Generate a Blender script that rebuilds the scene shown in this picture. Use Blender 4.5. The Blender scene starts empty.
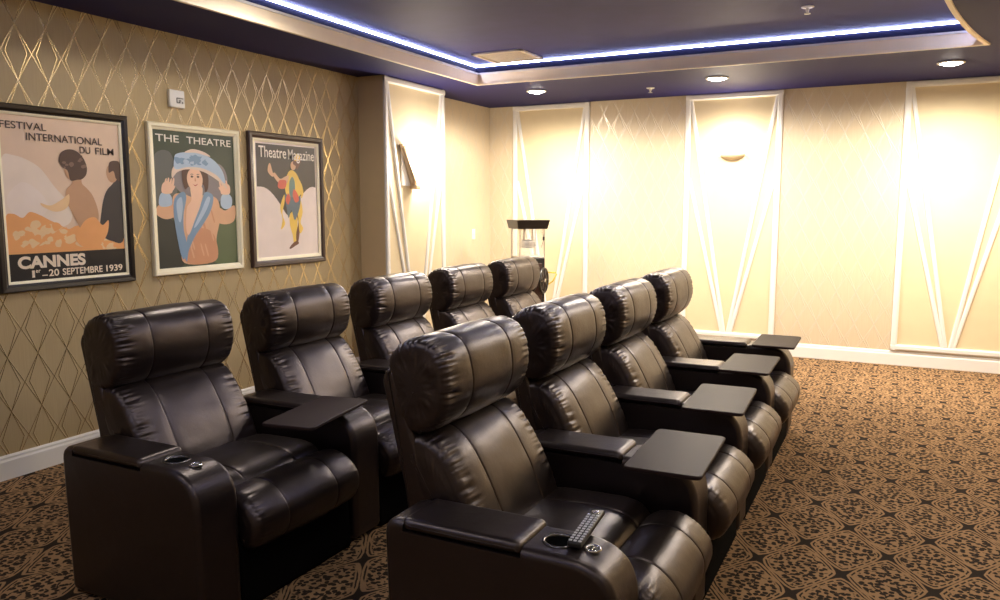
import bpy, bmesh, math, random
from mathutils import Vector, Matrix, noise
from mathutils.geometry import tessellate_polygon
random.seed(7)
C = bpy.context.scene
COL = C.collection

# ------------------------------------------------------------------ camera, world, lights, exposure
YAW, PITCH, FPX = 0.4742, 0.1214, 778.36
cam_data = bpy.data.cameras.new('camera')
cam_data.sensor_width = 36.0
cam_data.lens = FPX * 36.0 / 1000.0
cam_data.clip_start = 0.02
cam = bpy.data.objects.new('camera', cam_data)
COL.objects.link(cam)
cam.location = (4.4527, 0.0, 1.55)
cam.rotation_euler = (math.pi / 2 - PITCH, 0, YAW)
C.camera = cam

world = bpy.data.worlds.new('world')
C.world = world
world.use_nodes = True
world.node_tree.nodes['Background'].inputs[0].default_value = (1.0, 0.86, 0.70, 1)
world.node_tree.nodes['Background'].inputs[1].default_value = 0.02

C.view_settings.view_transform = 'Standard'
C.view_settings.look = 'None'
C.view_settings.gamma = 1.0
C.view_settings.use_curve_mapping = False
C.view_settings.exposure = 0.55

WARM = (1.0, 0.89, 0.75)
H = 2.70          # soffit height
RAISED = 2.88     # raised ceiling height
RX = 5.70         # room width
D = 8.41          # far wall
Y0 = -1.6         # wall behind the camera


def lamp(name, kind, loc, power, color=WARM, **kw):
    l = bpy.data.lights.new(name, kind)
    l.energy = power
    l.color = color
    for k, v in kw.items():
        setattr(l, k, v)
    o = bpy.data.objects.new(name, l)
    COL.objects.link(o)
    o.location = loc
    return o


# recessed downlights: (x, y, ceiling height, power, visible bright lens)
DOWNLIGHTS = [(1.09, 7.36, H, 140), (2.89, 7.36, H, 140), (4.74, 7.44, H, 140),
              (1.25, 3.7, RAISED, 35), (3.7, 3.2, RAISED, 8), (1.9, 0.6, RAISED, 9), (3.7, 0.6, RAISED, 8),  # from this row on: unseen fittings, added to light seats and walls
              (5.25, 6.0, H, 90), (5.3, 2.9, H, 16), (5.3, 0.9, H, 8)]
for (x, y, z, p) in DOWNLIGHTS:
    lamp('downlight_lamp', 'SPOT', (x, y, z - 0.035), p, spot_size=math.radians(172), spot_blend=0.45,
         shadow_soft_size=0.06)
for (x, y) in ((1.09, 7.36), (2.89, 7.36), (4.74, 7.44)):      # the far fittings throw a tilted beam down the wall
    o = lamp('downlight_beam', 'SPOT', (x, y, H - 0.036), 210, spot_size=math.radians(105), spot_blend=1.0, shadow_soft_size=0.06)
    o.rotation_euler = (math.radians(16), 0, 0)
lamp('sconce_lamp', 'POINT', (0.42, 6.40, 1.97), 26, shadow_soft_size=0.04)
lamp('sconce_lamp', 'POINT', (2.857, 8.33, 2.14), 14, shadow_soft_size=0.03)

# ------------------------------------------------------------------ material helpers
def new_mat(name):
    m = bpy.data.materials.new(name)
    m.use_nodes = True
    nt = m.node_tree
    b = nt.nodes['Principled BSDF']
    return m, nt, b


def N(nt, t, **kw):
    n = nt.nodes.new(t)
    for k, v in kw.items():
        setattr(n, k, v)
    return n


def MATH(nt, op, a, b=None, c=None, clamp=False):
    n = nt.nodes.new('ShaderNodeMath')
    n.operation = op
    n.use_clamp = clamp
    for i, v in enumerate((a, b, c)):
        if v is None:
            continue
        if isinstance(v, (int, float)):
            n.inputs[i].default_value = v
        else:
            nt.links.new(v, n.inputs[i])
    return n.outputs[0]


def STEP(nt, v, lo, hi):
    n = nt.nodes.new('ShaderNodeMapRange')
    n.interpolation_type = 'SMOOTHSTEP'
    nt.links.new(v, n.inputs[0])
    n.inputs[1].default_value = lo
    n.inputs[2].default_value = hi
    return n.outputs[0]


def MIXC(nt, fac, a, b):
    n = nt.nodes.new('ShaderNodeMix')
    n.data_type = 'RGBA'
    if isinstance(fac, (int, float)):
        n.inputs[0].default_value = fac
    else:
        nt.links.new(fac, n.inputs[0])
    for i, v in ((6, a), (7, b)):
        if isinstance(v, tuple):
            n.inputs[i].default_value = (*v[:3], 1)
        else:
            nt.links.new(v, n.inputs[i])
    return n.outputs[2]


def plain(name, col, rough=0.5, metal=0.0, spec=0.5, emit=None, es=0, bump=0, bscale=200, vary=0.06):
    """a paint / plastic / metal with slight procedural variation"""
    m, nt, b = new_mat(name)
    b.inputs['Roughness'].default_value = rough
    b.inputs['Metallic'].default_value = metal
    b.inputs['Specular IOR Level'].default_value = spec
    tc = N(nt, 'ShaderNodeTexCoord')
    nz = N(nt, 'ShaderNodeTexNoise')
    nz.inputs['Scale'].default_value = 6
    nz.inputs['Detail'].default_value = 3
    nt.links.new(tc.outputs['Object'], nz.inputs['Vector'])
    dark = tuple(c * (1 - vary) for c in col)
    light = tuple(min(1, c * (1 + vary)) for c in col)
    nt.links.new(MIXC(nt, nz.outputs['Fac'], dark, light), b.inputs['Base Color'])
    if emit:
        b.inputs['Emission Color'].default_value = (*emit, 1)
        b.inputs['Emission Strength'].default_value = es
    if bump:
        n2 = N(nt, 'ShaderNodeTexNoise')
        n2.inputs['Scale'].default_value = bscale
        nt.links.new(tc.outputs['Object'], n2.inputs['Vector'])
        bp = N(nt, 'ShaderNodeBump')
        bp.inputs['Strength'].default_value = bump
        bp.inputs['Distance'].default_value = 0.002
        nt.links.new(n2.outputs['Fac'], bp.inputs['Height'])
        nt.links.new(bp.outputs[0], b.inputs['Normal'])
    return m


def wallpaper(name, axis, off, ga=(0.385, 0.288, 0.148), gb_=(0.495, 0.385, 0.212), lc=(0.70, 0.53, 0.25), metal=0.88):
    m, nt, b = new_mat(name)
    g = N(nt, 'ShaderNodeNewGeometry')
    s = N(nt, 'ShaderNodeSeparateXYZ')
    nt.links.new(g.outputs['Position'], s.inputs[0])
    u = MATH(nt, 'DIVIDE', MATH(nt, 'SUBTRACT', s.outputs[axis], off), 0.177)
    v = MATH(nt, 'DIVIDE', MATH(nt, 'SUBTRACT', s.outputs['Z'], 0.691), 0.311)
    au = MATH(nt, 'ABSOLUTE', MATH(nt, 'SUBTRACT', MATH(nt, 'FRACT', MATH(nt, 'ADD', u, 40.5)), 0.5))
    av = MATH(nt, 'ABSOLUTE', MATH(nt, 'SUBTRACT', MATH(nt, 'FRACT', MATH(nt, 'ADD', v, 40.5)), 0.5))
    d1 = MATH(nt, 'ABSOLUTE', MATH(nt, 'SUBTRACT', au, av))
    d2 = MATH(nt, 'ABSOLUTE', MATH(nt, 'SUBTRACT', au, MATH(nt, 'MULTIPLY', av, 0.70)))
    d = MATH(nt, 'MULTIPLY', MATH(nt, 'MINIMUM', d1, d2), 0.177)
    line = MATH(nt, 'SUBTRACT', 1.0, STEP(nt, d, 0.0016, 0.0032))
    edge = MATH(nt, 'SUBTRACT', 1.0, STEP(nt, d, 0.002, 0.007))
    # the ground of the paper: fine vertical silk streaks
    mp = N(nt, 'ShaderNodeMapping')
    mp.inputs['Scale'].default_value = (160, 160, 5)
    nt.links.new(g.outputs['Position'], mp.inputs[0])
    nz = N(nt, 'ShaderNodeTexNoise')
    nz.inputs['Scale'].default_value = 1.0
    nz.inputs['Detail'].default_value = 2
    nt.links.new(mp.outputs[0], nz.inputs['Vector'])
    ground = MIXC(nt, nz.outputs['Fac'], ga, gb_)
    col = MIXC(nt, MATH(nt, 'MULTIPLY', line, 0.9), ground, lc)
    nt.links.new(col, b.inputs['Base Color'])
    nt.links.new(MATH(nt, 'MULTIPLY', line, metal), b.inputs['Metallic'])
    nt.links.new(MATH(nt, 'SUBTRACT', 0.52, MATH(nt, 'MULTIPLY', line, 0.28)), b.inputs['Roughness'])
    bp = N(nt, 'ShaderNodeBump')
    bp.inputs['Strength'].default_value = 0.6
    bp.inputs['Distance'].default_value = 0.003
    nt.links.new(MATH(nt, 'ADD', edge, MATH(nt, 'MULTIPLY', nz.outputs['Fac'], 0.15)), bp.inputs['Height'])
    nt.links.new(bp.outputs[0], b.inputs['Normal'])
    return m


def carpet_mat():
    m, nt, b = new_mat('patterned_carpet')
    g = N(nt, 'ShaderNodeNewGeometry')
    s = N(nt, 'ShaderNodeSeparateXYZ')
    nt.links.new(g.outputs['Position'], s.inputs[0])
    PX, PY = 0.342, 0.540

    def med(ox, oy):
        u = MATH(nt, 'FRACT', MATH(nt, 'ADD', MATH(nt, 'DIVIDE', MATH(nt, 'SUBTRACT', s.outputs['X'], ox), PX), 40.5))
        v = MATH(nt, 'FRACT', MATH(nt, 'ADD', MATH(nt, 'DIVIDE', MATH(nt, 'SUBTRACT', s.outputs['Y'], oy), PY), 40.5))
        au = MATH(nt, 'ABSOLUTE', MATH(nt, 'SUBTRACT', u, 0.5))      # 0 at the medallion's centre, .5 at its nodes
        av = MATH(nt, 'ABSOLUTE', MATH(nt, 'SUBTRACT', v, 0.5))
        rh = MATH(nt, 'MULTIPLY', MATH(nt, 'ADD', au, av), 2.0)
        mx = MATH(nt, 'MULTIPLY', MATH(nt, 'MAXIMUM', au, av), 2.0 / 0.93)
        return rh, MATH(nt, 'MULTIPLY', MATH(nt, 'POWER', MATH(nt, 'ADD', MATH(nt, 'POWER', rh, 9.0), MATH(nt, 'POWER', mx, 9.0)), 1 / 9.0), 0.965)
    # medallions sit half way between nodes; two interleaved rectangular lattices
    r1, m1 = med(4.31 + PX / 2, 4.52)
    r2, m2 = med(4.31, 4.52 + PY / 2)
    dd = MATH(nt, 'MINIMUM', m1, m2)
    # wobble of the outline
    nzw = N(nt, 'ShaderNodeTexNoise')
    nzw.inputs['Scale'].default_value = 22
    nt.links.new(g.outputs['Position'], nzw.inputs['Vector'])
    dw = MATH(nt, 'ADD', dd, MATH(nt, 'MULTIPLY', MATH(nt, 'SUBTRACT', nzw.outputs['Fac'], 0.5), 0.07))
    outer = STEP(nt, dw, 0.945, 0.965)
    ring = MATH(nt, 'SUBTRACT', 1.0, STEP(nt, MATH(nt, 'ABSOLUTE', MATH(nt, 'SUBTRACT', dw, 0.865)), 0.018, 0.032))
    rhole = STEP(nt, MATH(nt, 'SINE', MATH(nt, 'MULTIPLY', MATH(nt, 'ADD', s.outputs['X'], s.outputs['Y']), 95.0)), -0.75, -0.5)
    ring = MATH(nt, 'MULTIPLY', ring, rhole)
    # spots inside, small irregular dashes and hooks
    dist = N(nt, 'ShaderNodeTexNoise')
    dist.inputs['Scale'].default_value = 45
    nt.links.new(g.outputs['Position'], dist.inputs['Vector'])
    vm = N(nt, 'ShaderNodeVectorMath', operation='SCALE')
    vs = N(nt, 'ShaderNodeVectorMath', operation='SUBTRACT')
    nt.links.new(dist.outputs['Color'], vs.inputs[0])
    vs.inputs[1].default_value = (0.5, 0.5, 0.5)
    nt.links.new(vs.outputs[0], vm.inputs[0])
    vm.inputs['Scale'].default_value = 0.016
    va = N(nt, 'ShaderNodeVectorMath', operation='ADD')
    nt.links.new(g.outputs['Position'], va.inputs[0])
    nt.links.new(vm.outputs[0], va.inputs[1])
    vo = N(nt, 'ShaderNodeTexVoronoi')
    vo.voronoi_dimensions = '2D'
    vo.inputs['Scale'].default_value = 35
    vo.inputs['Randomness'].default_value = 0.8
    nt.links.new(va.outputs[0], vo.inputs['Vector'])
    spot = MATH(nt, 'SUBTRACT', 1.0, STEP(nt, vo.outputs['Distance'], 0.34, 0.42))
    hv = N(nt, 'ShaderNodeTexVoronoi')
    hv.voronoi_dimensions = '2D'
    hv.feature = 'DISTANCE_TO_EDGE'
    hv.inputs['Scale'].default_value = 17
    nt.links.new(va.outputs[0], hv.inputs['Vector'])
    nh = N(nt, 'ShaderNodeTexNoise')
    nh.inputs['Scale'].default_value = 30
    nt.links.new(g.outputs['Position'], nh.inputs['Vector'])
    hook = MATH(nt, 'MULTIPLY', MATH(nt, 'SUBTRACT', 1.0, STEP(nt, hv.outputs['Distance'], 0.04, 0.10)),
                STEP(nt, nh.outputs['Fac'], 0.47, 0.53))
    inner = MATH(nt, 'MAXIMUM', spot, hook)
    inner = MATH(nt, 'MULTIPLY', inner, MATH(nt, 'SUBTRACT', 1.0, STEP(nt, dw, 0.77, 0.82)))
    dark = MATH(nt, 'MAXIMUM', MATH(nt, 'MAXIMUM', outer, ring), inner)
    big = N(nt, 'ShaderNodeTexNoise')
    big.inputs['Scale'].default_value = 300
    nt.links.new(g.outputs['Position'], big.inputs['Vector'])
    base = MIXC(nt, big.outputs['Fac'], (0.205, 0.115, 0.053), (0.43, 0.265, 0.135))
    dk = MIXC(nt, big.outputs['Fac'], (0.004, 0.003, 0.003), (0.016, 0.010, 0.007))
    nt.links.new(MIXC(nt, MATH(nt, 'MULTIPLY', dark, 0.96), base, dk), b.inputs['Base Color'])
    b.inputs['Roughness'].default_value = 0.95
    b.inputs['Specular IOR Level'].default_value = 0.15
    bp = N(nt, 'ShaderNodeBump')
    bp.inputs['Strength'].default_value = 0.5
    bp.inputs['Distance'].default_value = 0.004
    nt.links.new(big.outputs['Fac'], bp.inputs['Height'])
    nt.links.new(bp.outputs[0], b.inputs['Normal'])
    return m


def leather_mat(name='black_leather', rough=0.33):
    m, nt, b = new_mat(name)
    tc = N(nt, 'ShaderNodeTexCoord')
    nz = N(nt, 'ShaderNodeTexNoise')
    nz.inputs['Scale'].default_value = 9
    nz.inputs['Detail'].default_value = 4
    nt.links.new(tc.outputs['Object'], nz.inputs['Vector'])
    nt.links.new(MIXC(nt, nz.outputs['Fac'], (0.0070, 0.0048, 0.0044), (0.0140, 0.0092, 0.0082)), b.inputs['Base Color'])
    nt.links.new(MATH(nt, 'ADD', MATH(nt, 'MULTIPLY', nz.outputs['Fac'], 0.14), rough - 0.07), b.inputs['Roughness'])
    b.inputs['Specular IOR Level'].default_value = 0.8
    b.inputs['Specular Tint'].default_value = (1.0, 0.83, 0.80, 1)
    vo = N(nt, 'ShaderNodeTexVoronoi')
    vo.inputs['Scale'].default_value = 420
    nt.links.new(tc.outputs['Object'], vo.inputs['Vector'])
    cr = N(nt, 'ShaderNodeTexNoise')
    cr.inputs['Scale'].default_value = 24
    cr.inputs['Detail'].default_value = 5
    nt.links.new(tc.outputs['Object'], cr.inputs['Vector'])
    hh = MATH(nt, 'ADD', MATH(nt, 'MULTIPLY', vo.outputs['Distance'], 0.10), MATH(nt, 'MULTIPLY', cr.outputs['Fac'], 0.55))
    bp = N(nt, 'ShaderNodeBump')
    bp.inputs['Strength'].default_value = 0.28
    bp.inputs['Distance'].default_value = 0.006
    nt.links.new(hh, bp.inputs['Height'])
    nt.links.new(bp.outputs[0], b.inputs['Normal'])
    return m


M = {
    'leather': leather_mat(),
    'carpet': carpet_mat(),
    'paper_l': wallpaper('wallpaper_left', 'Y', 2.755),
    'paper_f': wallpaper('wallpaper_far_lit', 'X', 0.02, (0.60, 0.495, 0.335), (0.69, 0.58, 0.41), (0.84, 0.75, 0.62), 0.25),  # same paper as the left wall, its stronger light put into the colours
    'paper_c': wallpaper('wallpaper_corner_lit', 'Y', 2.755, (0.60, 0.495, 0.335), (0.69, 0.58, 0.41), (0.84, 0.75, 0.62), 0.25),  # left wall's paper past the pier, paler to carry the light there
    'cream': plain('cream_panel_paint', (0.72, 0.60, 0.385), 0.6, bump=0.15),
    'tan': plain('tan_paint', (0.66, 0.52, 0.31), 0.6, bump=0.15),
    'white': plain('white_trim_paint', (0.80, 0.78, 0.74), 0.4, vary=0.02),
    'moulding': plain('tan_moulding_paint', (0.92, 0.78, 0.58), 0.5),
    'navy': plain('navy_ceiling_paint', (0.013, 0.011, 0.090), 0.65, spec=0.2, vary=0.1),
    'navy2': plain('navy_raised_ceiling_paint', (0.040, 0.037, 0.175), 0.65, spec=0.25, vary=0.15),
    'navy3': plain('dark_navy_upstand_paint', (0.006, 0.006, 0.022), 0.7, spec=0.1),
    'black_plastic': plain('black_plastic', (0.012, 0.011, 0.011), 0.35),
    'tray': plain('dark_laminate', (0.030, 0.0175, 0.0165), 0.50, bump=0.1, spec=0.14),
    'base': plain('black_base_fabric', (0.003, 0.0025, 0.0025), 0.9, spec=0.05),
    'chrome': plain('chrome', (0.8, 0.8, 0.82), 0.15, metal=1.0, vary=0.02),
    'led': plain('blue_white_led', (0.8, 0.85, 1.0), 0.5, emit=(0.56, 0.63, 1.0), es=30),
    'lens': plain('lit_lens', (1, 1, 1), 0.5, emit=(1.0, 0.94, 0.86), es=60),
    'glow': plain('lit_shade_glass', (1, 1, 1), 0.5, emit=(1.0, 0.86, 0.62), es=6),
    'bronze': plain('bronze_metal', (0.55, 0.42, 0.27), 0.4, metal=0.3),
    'vent_shade': plain('vent_gap_shade', (0.10, 0.06, 0.035), 0.7),
    'frame_black': plain('black_frame_wood', (0.015, 0.011, 0.010), 0.3),
    'frame_brown': plain('brown_frame_wood', (0.055, 0.030, 0.024), 0.3),
    'frame_cream': plain('cream_frame_wood', (0.95, 0.88, 0.66), 0.35),
    'frame_gold': plain('gold_frame_edge', (0.45, 0.28, 0.08), 0.35, metal=0.7),
    'silver': plain('silver_plastic', (0.65, 0.65, 0.66), 0.3, metal=0.3),
    'red': plain('red_plastic', (0.45, 0.05, 0.03), 0.4),
    'yellow': plain('yellow_brass', (0.75, 0.55, 0.08), 0.3, metal=0.5),
    'steel': plain('brushed_steel', (0.6, 0.58, 0.55), 0.3, metal=0.8),
    'grille': plain('grille_paint', (0.62, 0.52, 0.40), 0.5),
}
gm, gnt, gb = new_mat('clear_glass')
gb.inputs['Base Color'].default_value = (1, 1, 1, 1)
gb.inputs['Roughness'].default_value = 0.02
gb.inputs['Alpha'].default_value = 0.12
gb.inputs['IOR'].default_value = 1.45
M['glass'] = gm


def ink(name, col, rough=0.38):
    k = 1.3 if max(col) > 0.3 else 1.0
    return plain(name, tuple(min(0.95, c * k) for c in col), rough, vary=0.10)


# ------------------------------------------------------------------ mesh helpers
def link_mesh(name, me, mats, parent=None, smooth=True):
    if not isinstance(mats, (list, tuple)):
        mats = [mats]
    for m in mats:
        me.materials.append(m)
    if smooth:
        for p in me.polygons:
            p.use_smooth = True
    o = bpy.data.objects.new(name, me)
    COL.objects.link(o)
    if parent:
        o.parent = parent
    return o


def obj(name, bm, mats, parent=None, smooth=False):
    bmesh.ops.recalc_face_normals(bm, faces=bm.faces)
    me = bpy.data.meshes.new(name)
    bm.to_mesh(me)
    bm.free()
    return link_mesh(name, me, mats, parent, smooth)


def box(bm, x0, y0, z0, x1, y1, z1, mi=0, bev=0.0, seg=2):
    vs = [bm.verts.new((x, y, z)) for x in (x0, x1) for y in (y0, y1) for z in (z0, z1)]
    idx = [(0, 1, 3, 2), (4, 6, 7, 5), (0, 4, 5, 1), (2, 3, 7, 6), (0, 2, 6, 4), (1, 5, 7, 3)]
    fs = [bm.faces.new([vs[i] for i in f]) for f in idx]
    for f in fs:
        f.material_index = mi
    if bev:
        es = list({e for f in fs for e in f.edges})
        bmesh.ops.bevel(bm, geom=es, offset=bev, segments=seg, affect='EDGES', profile=0.5)
    return fs


def cyl(bm, p0, p1, r0, r1=None, n=24, cap=True):
    p0, p1 = Vector(p0), Vector(p1)
    r1 = r0 if r1 is None else r1
    q = (p1 - p0).to_track_quat('Z', 'Y')
    a = [bm.verts.new(p0 + q @ Vector((r0 * math.cos(t), r0 * math.sin(t), 0))) for t in [2 * math.pi * i / n for i in range(n)]]
    b = [bm.verts.new(p1 + q @ Vector((r1 * math.cos(t), r1 * math.sin(t), 0))) for t in [2 * math.pi * i / n for i in range(n)]]
    for i in range(n):
        bm.faces.new((a[i], a[(i + 1) % n], b[(i + 1) % n], b[i]))
    if cap:
        bm.faces.new(a[::-1])
        bm.faces.new(b)


def lathe(bm, prof, center=(0, 0, 0), axis='Z', n=32, a0=0, a1=2 * math.pi):
    """prof: list of (r, h)"""
    full = abs(a1 - a0 - 2 * math.pi) < 1e-6
    cnt = n if full else n + 1
    rings = []
    for r, h in prof:
        ring = []
        for i in range(cnt):
            t = a0 + (a1 - a0) * i / n
            if axis == 'Z':
                p = (r * math.cos(t), r * math.sin(t), h)
            elif axis == 'X':
                p = (h, r * math.cos(t), r * math.sin(t))
            else:
                p = (r * math.cos(t), h, r * math.sin(t))
            ring.append(bm.verts.new(Vector(p) + Vector(center)))
        rings.append(ring)
    for a, b in zip(rings, rings[1:]):
        for i in range(cnt if full else n):
            j = (i + 1) % cnt
            bm.faces.new((a[i], a[j], b[j], b[i]))
    bmesh.ops.remove_doubles(bm, verts=bm.verts, dist=1e-6)


def tube(bm, pts, r, n=10):
    pts = [Vector(p) for p in pts]
    rings = []
    for i, p in enumerate(pts):
        d = (pts[min(i + 1, len(pts) - 1)] - pts[max(i - 1, 0)]).normalized()
        q = d.to_track_quat('Z', 'Y')
        rings.append([bm.verts.new(p + q @ Vector((r * math.cos(2 * math.pi * k / n), r * math.sin(2 * math.pi * k / n), 0))) for k in range(n)])
    for a, b in zip(rings, rings[1:]):
        for k in range(n):
            bm.faces.new((a[k], a[(k + 1) % n], b[(k + 1) % n], b[k]))
    bm.faces.new(rings[0][::-1])
    bm.faces.new(rings[-1])


def catmull(pts, n_per, closed=True):
    out = []
    m = len(pts)
    rng = m if closed else m - 1
    for i in range(rng):
        if closed:
            p0, p1, p2, p3 = pts[(i - 1) % m], pts[i], pts[(i + 1) % m], pts[(i + 2) % m]
        else:
            p0, p1, p2, p3 = pts[max(i - 1, 0)], pts[i], pts[i + 1], pts[min(i + 2, m - 1)]
        for k in range(n_per):
            t = k / n_per
            out.append(tuple(0.5 * ((2 * p1[j]) + (-p0[j] + p2[j]) * t + (2 * p0[j] - 5 * p1[j] + 4 * p2[j] - p3[j]) * t * t
                             + (-p0[j] + 3 * p1[j] - 3 * p2[j] + p3[j]) * t ** 3) for j in range(len(p1))))
    if not closed:
        out.append(tuple(pts[-1]))
    return out


def resample(pts, n):
    P = [Vector(p) for p in pts]
    P.append(P[0])
    L = [0]
    for a, b in zip(P, P[1:]):
        L.append(L[-1] + (b - a).length)
    out = []
    j = 0
    for i in range(n):
        s = L[-1] * i / n
        while L[j + 1] < s:
            j += 1
        t = (s - L[j]) / max(1e-9, L[j + 1] - L[j])
        out.append(P[j].lerp(P[j + 1], t))
    return out, L[-1]


def outward(P):
    n = len(P)
    area = sum(P[i].x * P[(i + 1) % n].y - P[(i + 1) % n].x * P[i].y for i in range(n))
    sg = 1 if area > 0 else -1
    out = []
    for i in range(n):
        d = (P[(i + 1) % n] - P[i - 1]).normalized()
        out.append(Vector((d.y, -d.x)) * sg)
    return out


def smooth01(x):
    x = max(0, min(1, x))
    return x * x * (3 - 2 * x)


def loft(prof, hw, R=0.03, ntheta=96, gather=0.0, seams=(), puff=0.0, seed=0, dome=0.0, smooth=True, side_crumple=0.0,
         top_taper=None):
    """closed x-z profile carried along y from -hw to hw with rounded, optionally gathered, ends"""
    base = catmull(prof, 8) if smooth else prof
    P, per = resample(base, ntheta)
    NR = outward(P)
    cen = sum(P, Vector((0, 0))) / len(P)
    W = set()
    nb = 44
    for i in range(nb + 1):
        W.add(round(-(hw - R) + 2 * (hw - R) * i / nb, 5))
    for s in seams:
        for k in (-0.010, -0.006, -0.003, 0, 0.003, 0.006, 0.010):
            W.add(round(s + k, 5))
    for k in range(1, 10):
        a = k / 9 * math.pi / 2
        for sg in (-1, 1):
            W.add(round(sg * (hw - R + R * math.sin(a)), 5))
    W = sorted(W)
    bm = bmesh.new()
    rings = []
    cyc = per / 0.030

    def disp(w, i, p):
        a = abs(w)
        d = 0.0
        if gather:
            g = math.exp(-((a - (hw - 0.038)) / 0.032) ** 2)
            ph = i / ntheta * per
            nz = noise.noise(Vector((ph * 48, seed * 3.1 + (5 if w > 0 else 0), w * 3)))
            nz2 = noise.noise(Vector((ph * 100, seed * 7.7 + (5 if w > 0 else 0), w * 5)))
            d += gather * g * (0.25 - 2.2 * abs(nz) - 1.0 * abs(nz2)) * (1.0 if w < 0 else 0.6)
        for s in seams:
            d -= 0.0045 * math.exp(-((w - s) / 0.0032) ** 2) + 0.0022 * math.exp(-((w - s) / 0.020) ** 2)
        if puff:
            d += puff * (1 - (a / hw) ** 2)
            d += 0.0035 * noise.noise(Vector((p.x * 9, w * 7 + seed, p.y * 9)))
        return d
    for w in W:
        a = abs(w)
        ins = 0
        if a > hw - R:
            t = min(1, (a - (hw - R)) / R)
            ins = R * (1 - math.sqrt(max(0, 1 - t * t)))
        rings.append([bm.verts.new((p.x + nn.x * (disp(w, i, p) - ins), w, p.y + nn.y * (disp(w, i, p) - ins)))
                      for i, (p, nn) in enumerate(zip(P, NR))])
    for r1, r2 in zip(rings, rings[1:]):
        for i in range(ntheta):
            j = (i + 1) % ntheta
            bm.faces.new((r1[i], r1[j], r2[j], r2[i]))
    for sg, ring in ((-1, rings[0]), (1, rings[-1])):
        if not dome:
            bm.faces.new(ring)
            continue
        prev = ring
        for k in range(1, 8):
            f = 1 - k / 8
            fb = f ** 9
            cur = []
            for v, p_, n_ in zip(ring, P, NR):
                bx_, bz_ = p_.x - n_.x * R, p_.y - n_.y * R
                ox_ = bx_ + (v.co.x - bx_) * fb
                oz_ = bz_ + (v.co.z - bz_) * fb
                q = Vector((cen.x + (ox_ - cen.x) * f, v.co.y, cen.y + (oz_ - cen.y) * f))
                cr = side_crumple * (noise.noise(Vector((q.x * 26 + seed, sg * 3, q.z * 26))) + 0.5 * noise.noise(Vector((q.x * 60, sg * 3 + seed, q.z * 60)))) * math.sin(math.pi * min(1, (1 - f) * 1.6 + 0.1))
                q.y += sg * (dome * math.sqrt(1 - f * f) + cr)
                cur.append(bm.verts.new(q))
            for i in range(ntheta):
                j = (i + 1) % ntheta
                bm.faces.new((prev[i], prev[j], cur[j], cur[i]))
            prev = cur
        bm.faces.new(prev)
    return bm


def rounded_poly(pts, rs, seg=6):
    """polygon with rounded corners"""
    out = []
    n = len(pts)
    for i in range(n):
        p, a, b = Vector(pts[i]), Vector(pts[i - 1]), Vector(pts[(i + 1) % n])
        r = rs[i] if isinstance(rs, (list, tuple)) else rs
        if r <= 0:
            out.append(tuple(p))
            continue
        u, v = (a - p).normalized(), (b - p).normalized()
        s, e = p + u * r, p + v * r
        for k in range(seg + 1):
            t = k / seg
            out.append(tuple((s * (1 - t) ** 2 + p * 2 * t * (1 - t) + e * t * t)))
    return out


def boolean(o, cutter_bm):
    me = bpy.data.meshes.new('cut')
    bmesh.ops.recalc_face_normals(cutter_bm, faces=cutter_bm.faces)
    cutter_bm.to_mesh(me)
    cutter_bm.free()
    c = bpy.data.objects.new('cut', me)
    COL.objects.link(c)
    c.parent = o.parent
    md = o.modifiers.new('b', 'BOOLEAN')
    md.object = c
    md.operation = 'DIFFERENCE'
    md.solver = 'EXACT'
    bpy.context.view_layer.update()
    dg = bpy.context.evaluated_depsgraph_get()
    nm = bpy.data.meshes.new_from_object(o.evaluated_get(dg))
    o.modifiers.clear()
    old = o.data
    o.data = nm
    bpy.data.objects.remove(c)
    bpy.data.meshes.remove(old)
    bpy.data.meshes.remove(me)


def tag(o, label, cat, group=None):
    o['label'] = label
    o['category'] = cat
    if group:
        o['group'] = group
    return o


def thing(name, loc, label, cat, group=None, rz=0):
    o = bpy.data.objects.new(name, None)
    o.empty_display_size = 0.1
    COL.objects.link(o)
    o.location = loc
    o.rotation_euler = (0, 0, rz)
    return tag(o, label, cat, group)


def struct(name, bm, mats, parent=None, smooth=False):
    o = obj(name, bm, mats, parent, smooth)
    if parent is None:
        o['kind'] = 'structure'
    return o


# ------------------------------------------------------------------ room shell
bm = bmesh.new(); box(bm, -0.1, Y0 - 0.1, -0.1, RX + 0.1, D + 0.1, 0); struct('floor', bm, M['carpet'])
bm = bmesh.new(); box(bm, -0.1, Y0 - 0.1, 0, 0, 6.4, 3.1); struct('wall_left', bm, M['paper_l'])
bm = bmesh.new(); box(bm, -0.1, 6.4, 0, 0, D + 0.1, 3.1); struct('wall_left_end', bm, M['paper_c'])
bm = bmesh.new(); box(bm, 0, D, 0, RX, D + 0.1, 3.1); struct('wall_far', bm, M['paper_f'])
bm = bmesh.new(); box(bm, RX, Y0 - 0.1, 0, RX + 0.1, D + 0.1, 3.1); struct('wall_right', bm, M['paper_l'])
bm = bmesh.new(); box(bm, 0, Y0 - 0.1, 0, RX, Y0, 3.1); struct('wall_near', bm, M['paper_f'])
bm = bmesh.new(); box(bm, 0, 5.85, 0, 0.27, 6.885, H); struct('wall_pier', bm, M['tan'])

# raised ceiling, and the soffit ring around it with one bowed side
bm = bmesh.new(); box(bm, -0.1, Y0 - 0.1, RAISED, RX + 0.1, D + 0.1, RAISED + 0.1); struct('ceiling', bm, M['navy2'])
xl, yf, yn = 0.78, 6.70, -0.9
arc = []
# circle through the measured points of the bowed side
cx_, cy_, cr_ = 13.0, 2.90, 8.50
for k in range(41):
    y = yf + (yn - yf) * k / 40
    bow = 4.465 + 0.025 * (y - 2.9) ** 2 + 0.00045 * (y - 2.9) ** 4
    arc.append((bow, y))
inner = [(xl, yn), (xl, yf)] + arc           # clockwise loop of the opening


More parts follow.
